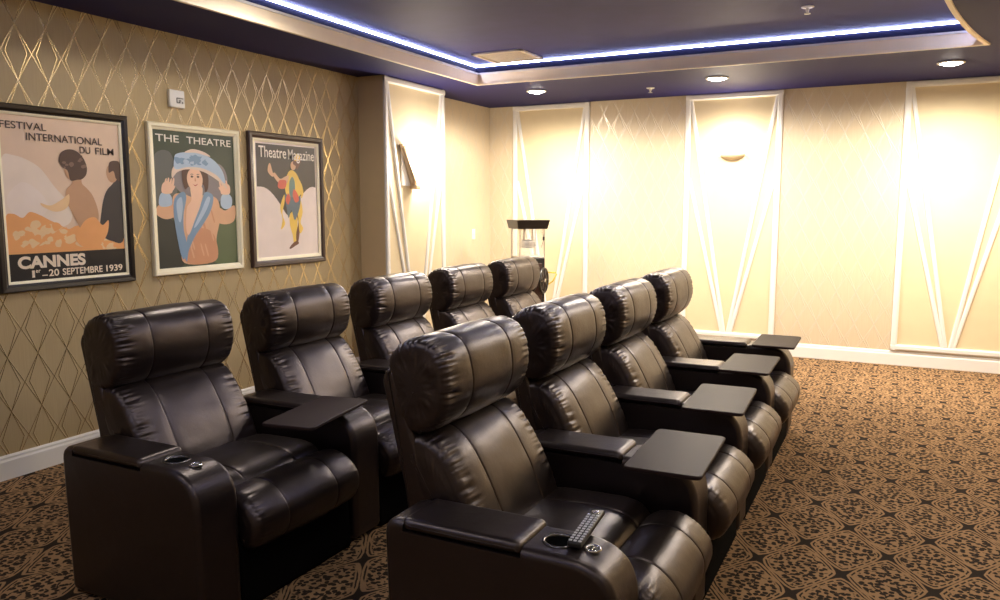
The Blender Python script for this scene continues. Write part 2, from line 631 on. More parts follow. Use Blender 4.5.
def offset_loop(loop, d):
    P = [Vector(p) for p in loop]
    n = len(P)
    out = []
    for i in range(n):
        a = (P[i] - P[i - 1])
        b = (P[(i + 1) % n] - P[i])
        a = a.normalized() if a.length > 1e-6 else b.normalized()
        b = b.normalized() if b.length > 1e-6 else a
        n1, n2 = Vector((-a.y, a.x)), Vector((-b.y, b.x))     # left of travel = outside for a clockwise loop
        m = (n1 + n2).normalized()
        out.append(tuple(P[i] + m * d / max(0.3, m.dot(n1))))
    return out


def ring_wall(bm, loop, z0, z1, th, mi=0):
    """vertical band along a closed loop, th thick towards the outside"""
    o2 = offset_loop(loop, th)
    n = len(loop)
    a = [bm.verts.new((*p, z0)) for p in loop]
    b = [bm.verts.new((*p, z1)) for p in loop]
    c = [bm.verts.new((*p, z1)) for p in o2]
    d = [bm.verts.new((*p, z0)) for p in o2]
    for i in range(n):
        j = (i + 1) % n
        for q in ((a[i], a[j], b[j], b[i]), (b[i], b[j], c[j], c[i]), (c[i], c[j], d[j], d[i]), (d[i], d[j], a[j], a[i])):
            f = bm.faces.new(q)
            f.material_index = mi


# soffit: underside and top as a strip between the opening and the walls
bm = bmesh.new()
outer_pts = []
sof_in = offset_loop(inner, 0.02)
for (x, y) in sof_in:
    outer_pts.append(None)
bnd = [(-0.02, Y0 - 0.02), (-0.02, D + 0.02), (RX + 0.02, D + 0.02), (RX + 0.02, Y0 - 0.02)]
tris = tessellate_polygon([[Vector((*p, 0)) for p in bnd], [Vector((*p, 0)) for p in sof_in]])
allp = bnd + sof_in
for z in (H, H + 0.06):
    vs = [bm.verts.new((*p, z)) for p in allp]
    for t in tris:
        try:
            bm.faces.new([vs[i] for i in t])
        except ValueError:
            pass
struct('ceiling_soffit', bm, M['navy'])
# tan moulding with a white lip, then the dark upstand behind it and the strip of light
bm = bmesh.new()
ring_wall(bm, inner, H - 0.012, H + 0.092, 0.022, 0)
ring_wall(bm, offset_loop(inner, -0.010), H + 0.082, H + 0.098, 0.03, 1)
ring_wall(bm, offset_loop(inner, -0.006), H - 0.014, H + 0.002, 0.026, 0)
struct('trim_1', bm, [M['moulding'], M['white']])
bm = bmesh.new()
ring_wall(bm, offset_loop(inner, 0.05), H + 0.05, RAISED, 0.02)
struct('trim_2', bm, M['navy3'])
bm = bmesh.new()
ring_wall(bm, offset_loop(inner, 0.036), RAISED - 0.016, RAISED - 0.002, 0.014)
o = obj('light_strip', bm, M['led'])
tag(o, 'blue-white strip light running round the edge of the raised ceiling', 'strip light')

# skirting boards
def baseboard(name, pts, inward):
    bm = bmesh.new()
    (xa, ya), (xb, yb) = pts
    ix, iy = inward
    prof = [(0, 0), (0.016, 0), (0.016, 0.105), (0.011, 0.118), (0.011, 0.128), (0.005, 0.14), (0, 0.14)]
    A = [bm.verts.new((xa + ix * d, ya + iy * d, z)) for d, z in prof]
    B = [bm.verts.new((xb + ix * d, yb + iy * d, z)) for d, z in prof]
    n = len(prof)
    for i in range(n):
        bm.faces.new((A[i], A[(i + 1) % n], B[(i + 1) % n], B[i]))
    bm.faces.new(A); bm.faces.new(B[::-1])
    struct(name, bm, M['white'])


baseboard('baseboard_left', ((0, Y0), (0, 5.85)), (1, 0))
baseboard('baseboard_pier', ((0.27, 5.85), (0.27, 6.885)), (1, 0))
baseboard('baseboard_pier_side', ((0, 5.85), (0.286, 5.85)), (0, -1))
baseboard('baseboard_corner', ((0, 6.885), (0, D)), (1, 0))
baseboard('baseboard_far', ((0, D), (RX, D)), (0, -1))
baseboard('baseboard_right', ((RX, Y0), (RX, D)), (-1, 0))
baseboard('baseboard_near', ((0, Y0), (RX, Y0)), (0, 1))


# panels with white V mouldings
def strip(bm, a, b, w, t, org, ux, nrm):
    """raised strip from a to b (u,z) on the plane org + u*ux, thickness along nrm"""
    a, b = Vector(a), Vector(b)
    d = (b - a).normalized()
    s = Vector((-d.y, d.x)) * w / 2
    loop = [a + s, a - s, b - s, b + s]
    ins = [a + s * .55, a - s * .55, b - s * .55, b + s * .55]

    def P(p, h):
        return Vector(org) + Vector(ux) * p.x + Vector((0, 0, 1)) * p.y + Vector(nrm) * h
    lo = [bm.verts.new(P(p, 0)) for p in loop]
    mid = [bm.verts.new(P(p, t * .65)) for p in loop]
    hi = [bm.verts.new(P(p, t)) for p in ins]
    for A_, B_ in ((lo, mid), (mid, hi)):
        for i in range(4):
            bm.faces.new((A_[i], A_[(i + 1) % 4], B_[(i + 1) % 4], B_[i]))
    bm.faces.new(hi)
    bm.faces.new(lo[::-1])


def v_panel(k, org, ux, nrm, width, zb=0.15, zt=2.695, full=True, fw=0.055):
    ux, nrm, org = Vector(ux), Vector(nrm), Vector(org)
    bm = bmesh.new()
    c = []
    for h in (0.0005, 0.006):
        for (u, z) in ((0, zb), (width, zb), (width, zt), (0, zt)):
            c.append(bm.verts.new(org + ux * u + Vector((0, 0, z)) + nrm * h))
    for f in ((0, 1, 2, 3), (4, 5, 6, 7), (0, 1, 5, 4), (1, 2, 6, 5), (2, 3, 7, 6), (3, 0, 4, 7)):
        bm.faces.new([c[i] for i in f])
    struct('wall_panel_%d' % k, bm, M['cream'])
    bm = bmesh.new()
    o2 = org + nrm * 0.006
    t = 0.022
    h = fw / 2
    strip(bm, (h, zb), (h, zt), fw, t, o2, ux, nrm)
    strip(bm, (width - h, zb), (width - h, zt), fw, t, o2, ux, nrm)
    strip(bm, (0, zt - h), (width, zt - h), fw, t + .001, o2, ux, nrm)
    strip(bm, (0, zb + h), (width, zb + h), fw, t + .001, o2, ux, nrm)
    mid = width / 2
    w2 = 0.038
    for sg in (-1, 1):
        e = mid + sg * (mid - fw)
        strip(bm, (e, zt - fw), (mid + sg * 0.022, zb + fw), w2, t - .004, o2, ux, nrm)
        strip(bm, (e, zb + (zt - zb) * 0.66), (mid + sg * 0.045, zb + fw), w2, t - .006, o2, ux, nrm)
    struct('trim_%d' % (k + 2), bm, M['white'])


v_panel(1, (0.317, D, 0), (1, 0, 0), (0, -1, 0), 0.955)
v_panel(2, (2.358, D, 0), (1, 0, 0), (0, -1, 0), 0.978)
v_panel(3, (4.423, D, 0), (1, 0, 0), (0, -1, 0), 0.97)
v_panel(4, (0.27, 5.85, 0), (0, 1, 0), (1, 0, 0), 1.035)


# ------------------------------------------------------------------ downlights, grille, sprinklers
def downlight(x, y, z, label, group=None):
    t = thing('downlight', (x, y, z), label, 'ceiling light', group)
    bm = bmesh.new()
    lathe(bm, [(0.078, 0.0), (0.096, -0.001), (0.103, -0.006), (0.100, -0.012), (0.084, -0.014), (0.078, -0.008), (0.078, 0.0)], n=40)
    obj('trim_ring', bm, M['white'], t, True)
    bm = bmesh.new()
    lathe(bm, [(0.0001, -0.030), (0.03, -0.028), (0.06, -0.020), (0.078, -0.008)], n=40)
    obj('lens', bm, M['lens'], t, True)


dl_labels = ['lit recessed ceiling light over the popcorn cart corner', 'lit recessed ceiling light above the far-wall sconce panel',
             'lit recessed ceiling light at the far right, near the bowed trim']
for i, (x, y, z, p) in enumerate(DOWNLIGHTS):
    if i < 3:
        downlight(x, y, z, dl_labels[i], 'lit ceiling lights along the far soffit')
    else:  # added fittings out of view, there for their light
        downlight(x, y, z, 'unseen recessed ceiling light added to light the seats and walls', 'added unseen ceiling lights')

t = thing('air_vent', (1.229, 6.435, RAISED), 'cream slatted air vent grille in the raised ceiling', 'vent')
bm = bmesh.new()
gx, gy = 0.245, 0.235
for (a, b, c, d) in ((-gx, -gy, gx, -gy + .035), (-gx, gy - .035, gx, gy), (-gx, -gy, -gx + .035, gy), (gx - .035, -gy, gx, gy)):
    box(bm, a, b, -0.016, c, d, 0.0, bev=0.003)
obj('vent_frame', bm, M['grille'], t)
bm = bmesh.new(); box(bm, -gx + .03, -gy + .03, -0.004, gx - .03, gy - .03, -0.001); obj('vent_gap_sheet', bm, M['vent_shade'], t)  # added dark sheet, stands in for the shade between the slats
for k in range(9):
    y = -gy + 0.055 + k * (2 * gy - 0.11) / 8
    bm = bmesh.new(); box(bm, -gx + .03, y - .013, -.0075, gx - .03, y + .013, -.004, bev=.001, seg=1)
    obj('slat', bm, M['grille'], t)


def sprinkler(x, y, z, label):
    t = thing('fire_sprinkler', (x, y, z), label, 'sprinkler', 'fire sprinklers in the ceiling')
    bm = bmesh.new()
    lathe(bm, [(0.0001, -0.001), (0.040, -0.001), (0.042, -0.005), (0.030, -0.010), (0.012, -0.012), (0.010, -0.03), (0.006, -0.045), (0.0001, -0.045)], n=24)
    obj('escutcheon', bm, M['white'], t, True)
    bm = bmesh.new()
    lathe(bm, [(0.0001, -0.044), (0.020, -0.046), (0.020, -0.049), (0.0001, -0.049)], n=20)
    obj('deflector', bm, M['steel'], t, True)


sprinkler(3.81, 5.80, RAISED, 'small white fire sprinkler head in the raised ceiling')
sprinkler(2.175, 7.69, H, 'small white fire sprinkler head in the soffit between two ceiling lights')

# ------------------------------------------------------------------ sconces, alarm, light switch
t = thing('wall_sconce', (0.292, 6.17, 1.90), 'slanted bronze wall sconce glowing on the pier with white trim', 'sconce')
bm = bmesh.new()
# slanted half-round shade: leans out from the pier towards its foot
rows = []
for k in range(13):
    f = k / 12
    z = 0.20 - 0.36 * f
    out = 0.030 + 0.030 * f
    yc = -0.055 + 0.16 * f
    hw_ = 0.044 - 0.014 * f
    ring = []
    for j in range(13):
        a = math.pi * j / 12
        ring.append((out * math.sin(a) ** 0.8, yc - hw_ * math.cos(a), z))
    rows.append(ring)
outer = [[bm.verts.new(p) for p in r] for r in rows]
inn = [[bm.verts.new((p[0] * .90, p[1] * .97, p[2])) for p in r] for r in rows]
for a, b in zip(outer, outer[1:]):
    for j in range(12):
        bm.faces.new((a[j], a[j + 1], b[j + 1], b[j]))
for a, b in zip(inn, inn[1:]):
    for j in range(12):
        bm.faces.new((a[j], b[j], b[j + 1], a[j + 1]))
for r in (0, -1):
    for j in range(12):
        bm.faces.new((outer[r][j], outer[r][j + 1], inn[r][j + 1], inn[r][j]))
for j in (0, 12):
    for k in range(12):
        bm.faces.new((outer[k][j], outer[k + 1][j], inn[k + 1][j], inn[k][j]))
obj('shade', bm, M['bronze'], t, True)
bm = bmesh.new(); box(bm, -0.005, -0.105, 0.195, 0.045, -0.005, 0.210, bev=0.004); obj('top_cap', bm, M['bronze'], t)
bm = bmesh.new(); box(bm, -0.005, 0.07, -0.20, 0.075, 0.145, -0.160, bev=0.008); obj('bottom_cup', bm, M['bronze'], t)
bm = bmesh.new(); box(bm, -0.014, -0.06, -0.17, 0.002, 0.09, 0.19, bev=0.003); obj('back_plate', bm, M['white'], t)

t = thing('wall_sconce', (2.857, D - 0.006, 2.076), 'shallow half-bowl wall sconce glowing on the middle far panel', 'sconce')
bm = bmesh.new()
prof = [(0.125, 0.0), (0.118, -0.020), (0.100, -0.036), (0.07, -0.048), (0.03, -0.054), (0.0001, -0.055)]
prof2 = [(0.0001, -0.051), (0.03, -0.050), (0.068, -0.044), (0.096, -0.032), (0.113, -0.018), (0.120, 0.0), (0.125, 0.0)]
lathe(bm, prof + prof2, n=28, a0=math.pi, a1=2 * math.pi)
for v in bm.verts:
    v.co.y *= 0.75
obj('bowl', bm, M['cream'], t, True)
bm = bmesh.new(); box(bm, -0.05, -0.012, -0.04, 0.05, 0.0, 0.02, bev=0.003); obj('back_plate', bm, M['white'], t)

t = thing('fire_alarm', (0.0, 3.818, 2.265), 'small white fire alarm strobe high on the patterned wall', 'fire alarm')
bm = bmesh.new(); box(bm, 0, -0.062, -0.058, 0.030, 0.062, 0.060, bev=0.008, seg=3); obj('housing', bm, M['white'], t, True)
bm = bmesh.new(); box(bm, 0.030, -0.012, -0.032, 0.042, 0.050, 0.012, bev=0.005); obj('strobe_lens', bm, M['glass'], t)
bm = bmesh.new()
for (y0_, z0_, y1_, z1_) in ((-.010, -.026, -.004, .008), (-.010, .002, .044, .008), (-.010, -.026, .018, -.020), (.014, -.026, .020, -.010), (.010, -.012, .030, -.007), (.034, -.028, .042, -.016)):
    box(bm, 0.030, y0_, z0_, 0.0335, y1_, z1_)
obj('marking', bm, M['black_plastic'], t)

t = thing('light_switch', (0.0, 7.99, 1.213), 'white light switch plate on the wall past the pier', 'light switch')
bm = bmesh.new(); box(bm, 0, -0.038, -0.060, 0.007, 0.038, 0.060, bev=0.003); obj('cover_plate', bm, M['white'], t)
bm = bmesh.new(); box(bm, 0.007, -0.008, -0.014, 0.016, 0.008, 0.012, bev=0.003); obj('toggle', bm, M['white'], t)


# ------------------------------------------------------------------ posters
def text_mesh(s, size, w=None, bold=0.0, shear=0.0, spacing=1.0):
    cu = bpy.data.curves.new('txt', 'FONT')
    cu.body = s
    cu.size = size
    cu.offset = bold
    cu.shear = shear
    cu.space_character = spacing
    o = bpy.data.objects.new('txt', cu)
    COL.objects.link(o)
    bpy.context.view_layer.update()
    me = bpy.data.meshes.new_from_object(o.evaluated_get(bpy.context.evaluated_depsgraph_get()))
    bpy.data.objects.remove(o)
    xs = [v.co.x for v in me.vertices]
    ys = [v.co.y for v in me.vertices]
    x0, x1, y0, y1 = min(xs), max(xs), min(ys), max(ys)
    return me, x0, x1, y0, y1


def lettering(bm, s, x, y, w, h, bold=0.0, mi=0, depth=0.0):
    """letters fitted in a box w x h whose lower left corner is x,y (poster plane)"""
    me, x0, x1, y0, y1 = text_mesh(s, 1.0, bold=bold)
    base = {}
    for v in me.vertices:
        base[v.index] = bm.verts.new((x + (v.co.x - x0) / (x1 - x0) * w, y + (v.co.y - y0) / (y1 - y0) * h, depth))
    for p in me.polygons:
        try:
            f = bm.faces.new([base[i] for i in p.vertices])
            f.material_index = mi
        except ValueError:
            pass
    bpy.data.meshes.remove(me)


def patch(bm, pts, mi, depth, smooth=True, sub=6):
    P = catmull(pts, sub) if smooth else pts
    tris = tessellate_polygon([[Vector((p[0], p[1], 0)) for p in P]])
    vs = [bm.verts.new((p[0], p[1], depth)) for p in P]
    for t_ in tris:
        try:
            f = bm.faces.new([vs[i] for i in t_])
            f.material_index = mi
        except ValueError:
            pass


def ellipse(cx, cy, rx, ry, rot=0, n=10):
    return [(cx + rx * math.cos(a) * math.cos(rot) - ry * math.sin(a) * math.sin(rot),
             cy + rx * math.cos(a) * math.sin(rot) + ry * math.sin(a) * math.cos(rot)) for a in [2 * math.pi * i / n for i in range(n)]]


def poster(ya, yb, za, zb, label, fw, fd, frame_mat, lip_mat, art, letters):
    """framed print on the left wall from y=ya..yb, z=za..zb. art(bm, w, h) fills the sheet in 0..w, 0..h"""
    w, h = yb - ya, zb - za
    t = thing('framed_poster', (0.0, (ya + yb) / 2, za), label, 'poster', 'framed posters on the left wall')
    bm = bmesh.new()
    x = 0.034

    def P(y, z, d):
        return (d, y - w / 2, z)
    prof = [(0, 0.002), (0, x * .8), (fw * .15, x), (fw * .6, x * .92), (fw * .8, x * .70), (fw, x * .62), (fw, 0.006)]
    rings = []
    for off, d in prof:
        rings.append([bm.verts.new(P(*c, d)) for c in ((off, off), (w - off, off), (w - off, h - off), (off, h - off))])
    for a, b in zip(rings, rings[1:]):
        for i in range(4):
            bm.faces.new((a[i], a[(i + 1) % 4], b[(i + 1) % 4], b[i]))
    obj('frame', bm, frame_mat, t)
    bm = bmesh.new()
    rings = []
    for off, d in ((fw * .97, .008), (fw * .97, x * .66), (fw + fd * .5, x * .60), (fw + fd, x * .48), (fw + fd, 0.008)):
        rings.append([bm.verts.new(P(*c, d)) for c in ((off, off), (w - off, off), (w - off, h - off), (off, h - off))])
    for a, b in zip(rings, rings[1:]):
        for i in range(4):
            bm.faces.new((a[i], a[(i + 1) % 4], b[(i + 1) % 4], b[i]))
    obj('inner_lip', bm, lip_mat, t)
    iw, ih = w - 2 * (fw + fd), h - 2 * (fw + fd)
    mats = []
    bm = bmesh.new()
    art(bm, iw, ih, mats)
    R = Matrix(((0, 0, 1, 0.010), (1, 0, 0, -iw / 2), (0, 1, 0, fw + fd), (0, 0, 0, 1)))
    bm.transform(R)
    me = bpy.data.meshes.new('print'); bm.to_mesh(me); bm.free()
    pr = link_mesh('print', me, mats, t, False)
    lm = []
    rows_ = []
    letters(rows_, iw, ih, lm)
    for args in rows_:
        bm = bmesh.new()
        lettering(bm, *args)
        bm.transform(R)
        me = bpy.data.meshes.new('lettering'); bm.to_mesh(me); bm.free()
        link_mesh('lettering', me, lm, pr, False)
    return t


def rnd_blobs(bm, cx, cy, rx, ry, n, mi_list, d0, size, seed):
    r = random.Random(seed)
    for k in range(n):
        a = r.uniform(0, 2 * math.pi); q = math.sqrt(r.random())
        x, y = cx + rx * q * math.cos(a), cy + ry * q * math.sin(a)
        s = size * r.uniform(.5, 1.2)
        patch(bm, [(x + s * r.uniform(.6, 1.2) * math.cos(b), y + s * r.uniform(.35, .9) * math.sin(b)) for b in [2 * math.pi * i / 7 for i in range(7)]],
              r.choice(mi_list), d0 + k * 0.000012)


def art_festival(bm, w, h, mats):
    mats += [ink('print_rose_sky', (0.64, 0.48, 0.36)), ink('print_pale', (0.70, 0.60, 0.52)), ink('print_orange', (0.76, 0.34, 0.13)),
             ink('print_light_orange', (0.80, 0.50, 0.28)), ink('print_brown_hair', (0.10, 0.055, 0.04)), ink('print_skin', (0.46, 0.27, 0.16)),
             ink('print_charcoal', (0.045, 0.040, 0.045)), ink('print_black', (0.012, 0.010, 0.012)), ink('print_pink_white', (0.74, 0.62, 0.56)),
             ink('print_hair_light', (0.22, 0.13, 0.10))]
    S = lambda pts: [(p[0] * w, p[1] * h) for p in pts]
    patch(bm, S([(0, 0), (1, 0), (1, 1), (0, 1)]), 0, 0, False)
    patch(bm, S([(0, .34), (0, .72), (.10, .76), (.28, .70), (.40, .58), (.52, .46), (.50, .34), (.2, .30)]), 1, .0002)
    patch(bm, S([(.02, .50), (.14, .60), (.27, .55), (.34, .45), (.24, .38), (.08, .40)]), 8, .0003)
    # generic ruffled orange fabric over the lower half
    patch(bm, S([(0, .14), (0, .38), (.06, .41), (.13, .385), (.19, .42), (.27, .40), (.34, .37), (.42, .34), (.50, .31), (.58, .33), (.70, .30), (.80, .28), (.90, .33), (1, .28), (1, .14)]), 2, .0005)
    rnd_blobs(bm, .28 * w, .27 * h, .26 * w, .09 * h, 46, [2, 3, 3], .0006, .05 * w, 3)
    rnd_blobs(bm, .78 * w, .21 * h, .20 * w, .045 * h, 22, [2, 3], .0006, .05 * w, 4)
    # a figure in a dark coat at the right edge
    patch(bm, S([(.78, .28), (.80, .42), (.84, .53), (.90, .59), (1, .62), (1, .24), (.88, .22)]), 6, .0014)
    patch(bm, ellipse(.92 * w, .675 * h, .055 * w, .062 * h), 5, .0015)
    patch(bm, S([(.89, .68), (.90, .745), (.96, .76), (1, .74), (1, .63), (.955, .64), (.935, .69)]), 4, .0016)
    # a standing figure seen from behind, hair pinned up
    patch(bm, S([(.55, .60), (.50, .56), (.49, .50), (.53, .42), (.58, .34), (.64, .26), (.72, .26), (.76, .34), (.77, .42), (.73, .52), (.68, .57), (.64, .60), (.63, .64), (.57, .64)]), 5, .0020)
    patch(bm, S([(.52, .53), (.46, .50), (.36, .46), (.28, .475), (.30, .45), (.40, .42), (.50, .45)]), 3, .0021)
    patch(bm, S([(.60, .32), (.66, .37), (.74, .38), (.80, .33), (.86, .36), (.84, .27), (.76, .20), (.62, .19), (.55, .25)]), 2, .0023)
    patch(bm, ellipse(.545 * w, .685 * h, .052 * w, .062 * h), 5, .0024)
    patch(bm, S([(.54, .62), (.52, .68), (.48, .70), (.45, .74), (.47, .79), (.53, .815), (.60, .81), (.66, .77), (.69, .71), (.68, .66), (.64, .63), (.60, .625)]), 4, .0026)
    rnd_blobs(bm, .58 * w, .72 * h, .09 * w, .07 * h, 26, [4, 9], .0027, .022 * w, 9)
    # dark caption band
    patch(bm, S([(.0, .0), (1, .0), (1, .165), (.0, .165)]), 7, .0032, False)


def let_festival(bm, w, h, mats):
    mats += [ink('lettering_brown', (0.055, 0.030, 0.024)), ink('lettering_cream', (0.78, 0.62, 0.50))]
    bm.append(('FESTIVAL', .005 * w, .918 * h, .36 * w, .044 * h,   .006, 0, .0036))
    bm.append(('INTERNATIONAL', .20 * w, .855 * h, .64 * w, .046 * h,   .006, 0, .0036))
    bm.append(('DU', .635 * w, .795 * h, .095 * w, .044 * h,   .006, 0, .0036))
    bm.append(('FILM', .775 * w, .795 * h, .17 * w, .044 * h,   .006, 0, .0036))
    bm.append(('CANNES', .065 * w, .072 * h, .56 * w, .078 * h, .045, 1, .0040))
    bm.append(('1', .170 * w, .016 * h, .022 * w, .044 * h, .02, 1, .0040))
    bm.append(('er', .200 * w, .044 * h, .040 * w, .018 * h, .015, 1, .0040))
    bm.append(('_', .250 * w, .022 * h, .045 * w, .006 * h, .02, 1, .0040))
    bm.append(('20', .305 * w, .016 * h, .085 * w, .044 * h, .02, 1, .0040))
    bm.append(('SEPTEMBRE', .420 * w, .016 * h, .355 * w, .044 * h, .02, 1, .0040))
    bm.append(('1939', .810 * w, .016 * h, .155 * w, .044 * h, .02, 1, .0040))


def art_lady(bm, w, h, mats):
    mats += [ink('print_dark_green', (0.055, 0.075, 0.045)), ink('print_green', (0.11, 0.15, 0.07)), ink('print_peach', (0.60, 0.35, 0.21)),
             ink('print_face', (0.72, 0.46, 0.33)), ink('print_blue', (0.17, 0.27, 0.40)), ink('print_light_blue', (0.36, 0.46, 0.58)),
             ink('print_auburn', (0.10, 0.045, 0.03)), ink('print_veil', (0.26, 0.23, 0.24)), ink('print_deep_peach', (0.52, 0.25, 0.14)),
             ink('print_near_black', (0.03, 0.035, 0.03)), ink('print_lips', (0.40, 0.06, 0.05)), ink('print_grey_green', (0.13, 0.14, 0.13)),
             ink('print_cream_edge', (0.62, 0.50, 0.42))]
    S = lambda pts: [(p[0] * w, p[1] * h) for p in pts]
    patch(bm, S([(0, 0), (1, 0), (1, 1), (0, 1)]), 0, 0, False)
    patch(bm, S([(.02, .45), (.0, .8), (.2, .84), (.26, .6), (.2, .46)]), 11, .0003)
    patch(bm, S([(.62, .05), (1, .02), (1, .36), (.74, .34)]), 1, .0003)
    patch(bm, S([(.0, .02), (.30, .02), (.26, .30), (0, .36)]), 9, .0003)
    # veil falling behind the hat
    patch(bm, S([(.22, .62), (.24, .72), (.50, .78), (.80, .78), (.90, .68), (.86, .56), (.72, .46), (.60, .50), (.34, .54)]), 7, .0006)
    # sleeves and raised arms
    patch(bm, S([(0, .40), (.03, .46), (.12, .46), (.22, .50), (.32, .54), (.30, .46), (.22, .38), (.10, .36)]), 2, .0009)
    patch(bm, S([(.66, .44), (.78, .44), (.86, .42), (.98, .46), (1, .40), (.96, .33), (.84, .31), (.72, .34)]), 2, .0009)
    patch(bm, S([(.04, .46), (.05, .53), (.11, .56), (.18, .53), (.19, .47), (.12, .45)]), 5, .0011)
    patch(bm, S([(.80, .46), (.81, .53), (.88, .56), (.95, .52), (.94, .45), (.86, .43)]), 5, .0011)
    # hands with fingers towards the brim
    for (bx, by, sg) in ((.14, .55, 1), (.87, .55, -1)):
        patch(bm, S([(bx - .06, by), (bx - .055, by + .06), (bx + .0 * sg, by + .085), (bx + .06, by + .06), (bx + .05, by)]), 3, .0013)
        for k in range(4):
            fx = bx + sg * (-.03 + .030 * k)
            patch(bm, S([(fx - .012, by + .045), (fx - .006 + sg * .02, by + .10 + .008 * (k % 2)), (fx + .010 + sg * .02, by + .10), (fx + .014, by + .045)]), 3, .0014 + k * .00003)
        patch(bm, S([(bx + sg * .045, by + .03), (bx + sg * .085, by + .055), (bx + sg * .09, by + .04), (bx + sg * .05, by + .008)]), 3, .0016)
    # bodice
    patch(bm, S([(.20, .52), (.30, .55), (.45, .52), (.62, .54), (.76, .50), (.78, .36), (.72, .20), (.70, .03), (.30, .03), (.28, .20), (.20, .36)]), 2, .0018)
    patch(bm, S([(.33, .03), (.35, .20), (.45, .27), (.60, .28), (.71, .20), (.70, .03)]), 8, .0019)
    r_ = random.Random(11)
    for k in range(16):
        fx, fy = r_.uniform(.36, .70), r_.uniform(.06, .34)
        patch(bm, S([(fx, fy), (fx + .012, fy + .01), (fx - .02, fy + .09), (fx - .03, fy + .08)]), 8 if fy > .2 else 2, .0022 + k * .00001)
    # blue lapels
    patch(bm, S([(.22, .51), (.32, .56), (.36, .52), (.32, .40), (.31, .28), (.34, .16), (.30, .06), (.26, .10), (.22, .26), (.20, .40)]), 4, .0024)
    patch(bm, S([(.60, .56), (.70, .53), (.66, .42), (.56, .32), (.44, .22), (.36, .12), (.33, .04), (.31, .10), (.36, .24), (.44, .36), (.54, .48)]), 4, .0025)
    patch(bm, S([(.24, .48), (.30, .52), (.31, .44), (.28, .34), (.25, .36)]), 5, .0026)
    patch(bm, S([(.62, .52), (.66, .51), (.60, .42), (.48, .31), (.44, .30), (.54, .42)]), 5, .0026)
    # neck, hair, face
    patch(bm, S([(.42, .60), (.42, .50), (.36, .44), (.34, .30), (.37, .24), (.46, .36), (.54, .48), (.56, .60)]), 3, .0028)
    patch(bm, S([(.32, .66), (.33, .74), (.42, .79), (.56, .78), (.64, .70), (.64, .60), (.60, .56), (.57, .62), (.40, .60), (.35, .58)]), 6, .0030)
    patch(bm, ellipse(.475 * w, .655 * h, .098 * w, .086 * h, .1), 3, .0032)
    for ex in (.44, .515):
        patch(bm, ellipse(ex * w, .675 * h, .016 * w, .008 * h), 6, .0034)
        patch(bm, S([(ex - .022, .688), (ex, .697), (ex + .022, .690), (ex, .692)]), 6, .0034)
    patch(bm, S([(.478, .67), (.470, .645), (.487, .640), (.486, .655)]), 8, .0034)
    patch(bm, S([(.445, .622), (.475, .612), (.512, .624), (.478, .604)]), 10, .0034)
    # hat: brim then crown
    patch(bm, S([(.20, .66), (.21, .73), (.30, .77), (.50, .77), (.70, .73), (.84, .65), (.885, .59), (.76, .655), (.58, .715), (.40, .728), (.27, .705)]), 12, .0037)
    patch(bm, S([(.24, .725), (.235, .80), (.27, .838), (.42, .856), (.60, .845), (.74, .80), (.84, .72), (.86, .63), (.75, .695), (.58, .740), (.40, .745)]), 5, .0039)
    rnd_blobs(bm, .46 * w, .797 * h, .20 * w, .022 * h, 40, [4, 4, 5], .0041, .045 * w, 6)
    patch(bm, S([(.36, .850), (.46, .880), (.60, .865), (.68, .832), (.50, .853)]), 12, .0046)


def let_lady(bm, w, h, mats):
    mats += [ink('lettering_pale', (0.62, 0.60, 0.53))]
    bm.append(('THE', .03 * w, .918 * h, .27 * w, .052 * h, .012, 0, .005))
    bm.append(('THEATRE', .39 * w, .918 * h, .57 * w, .052 * h, .012, 0, .005))


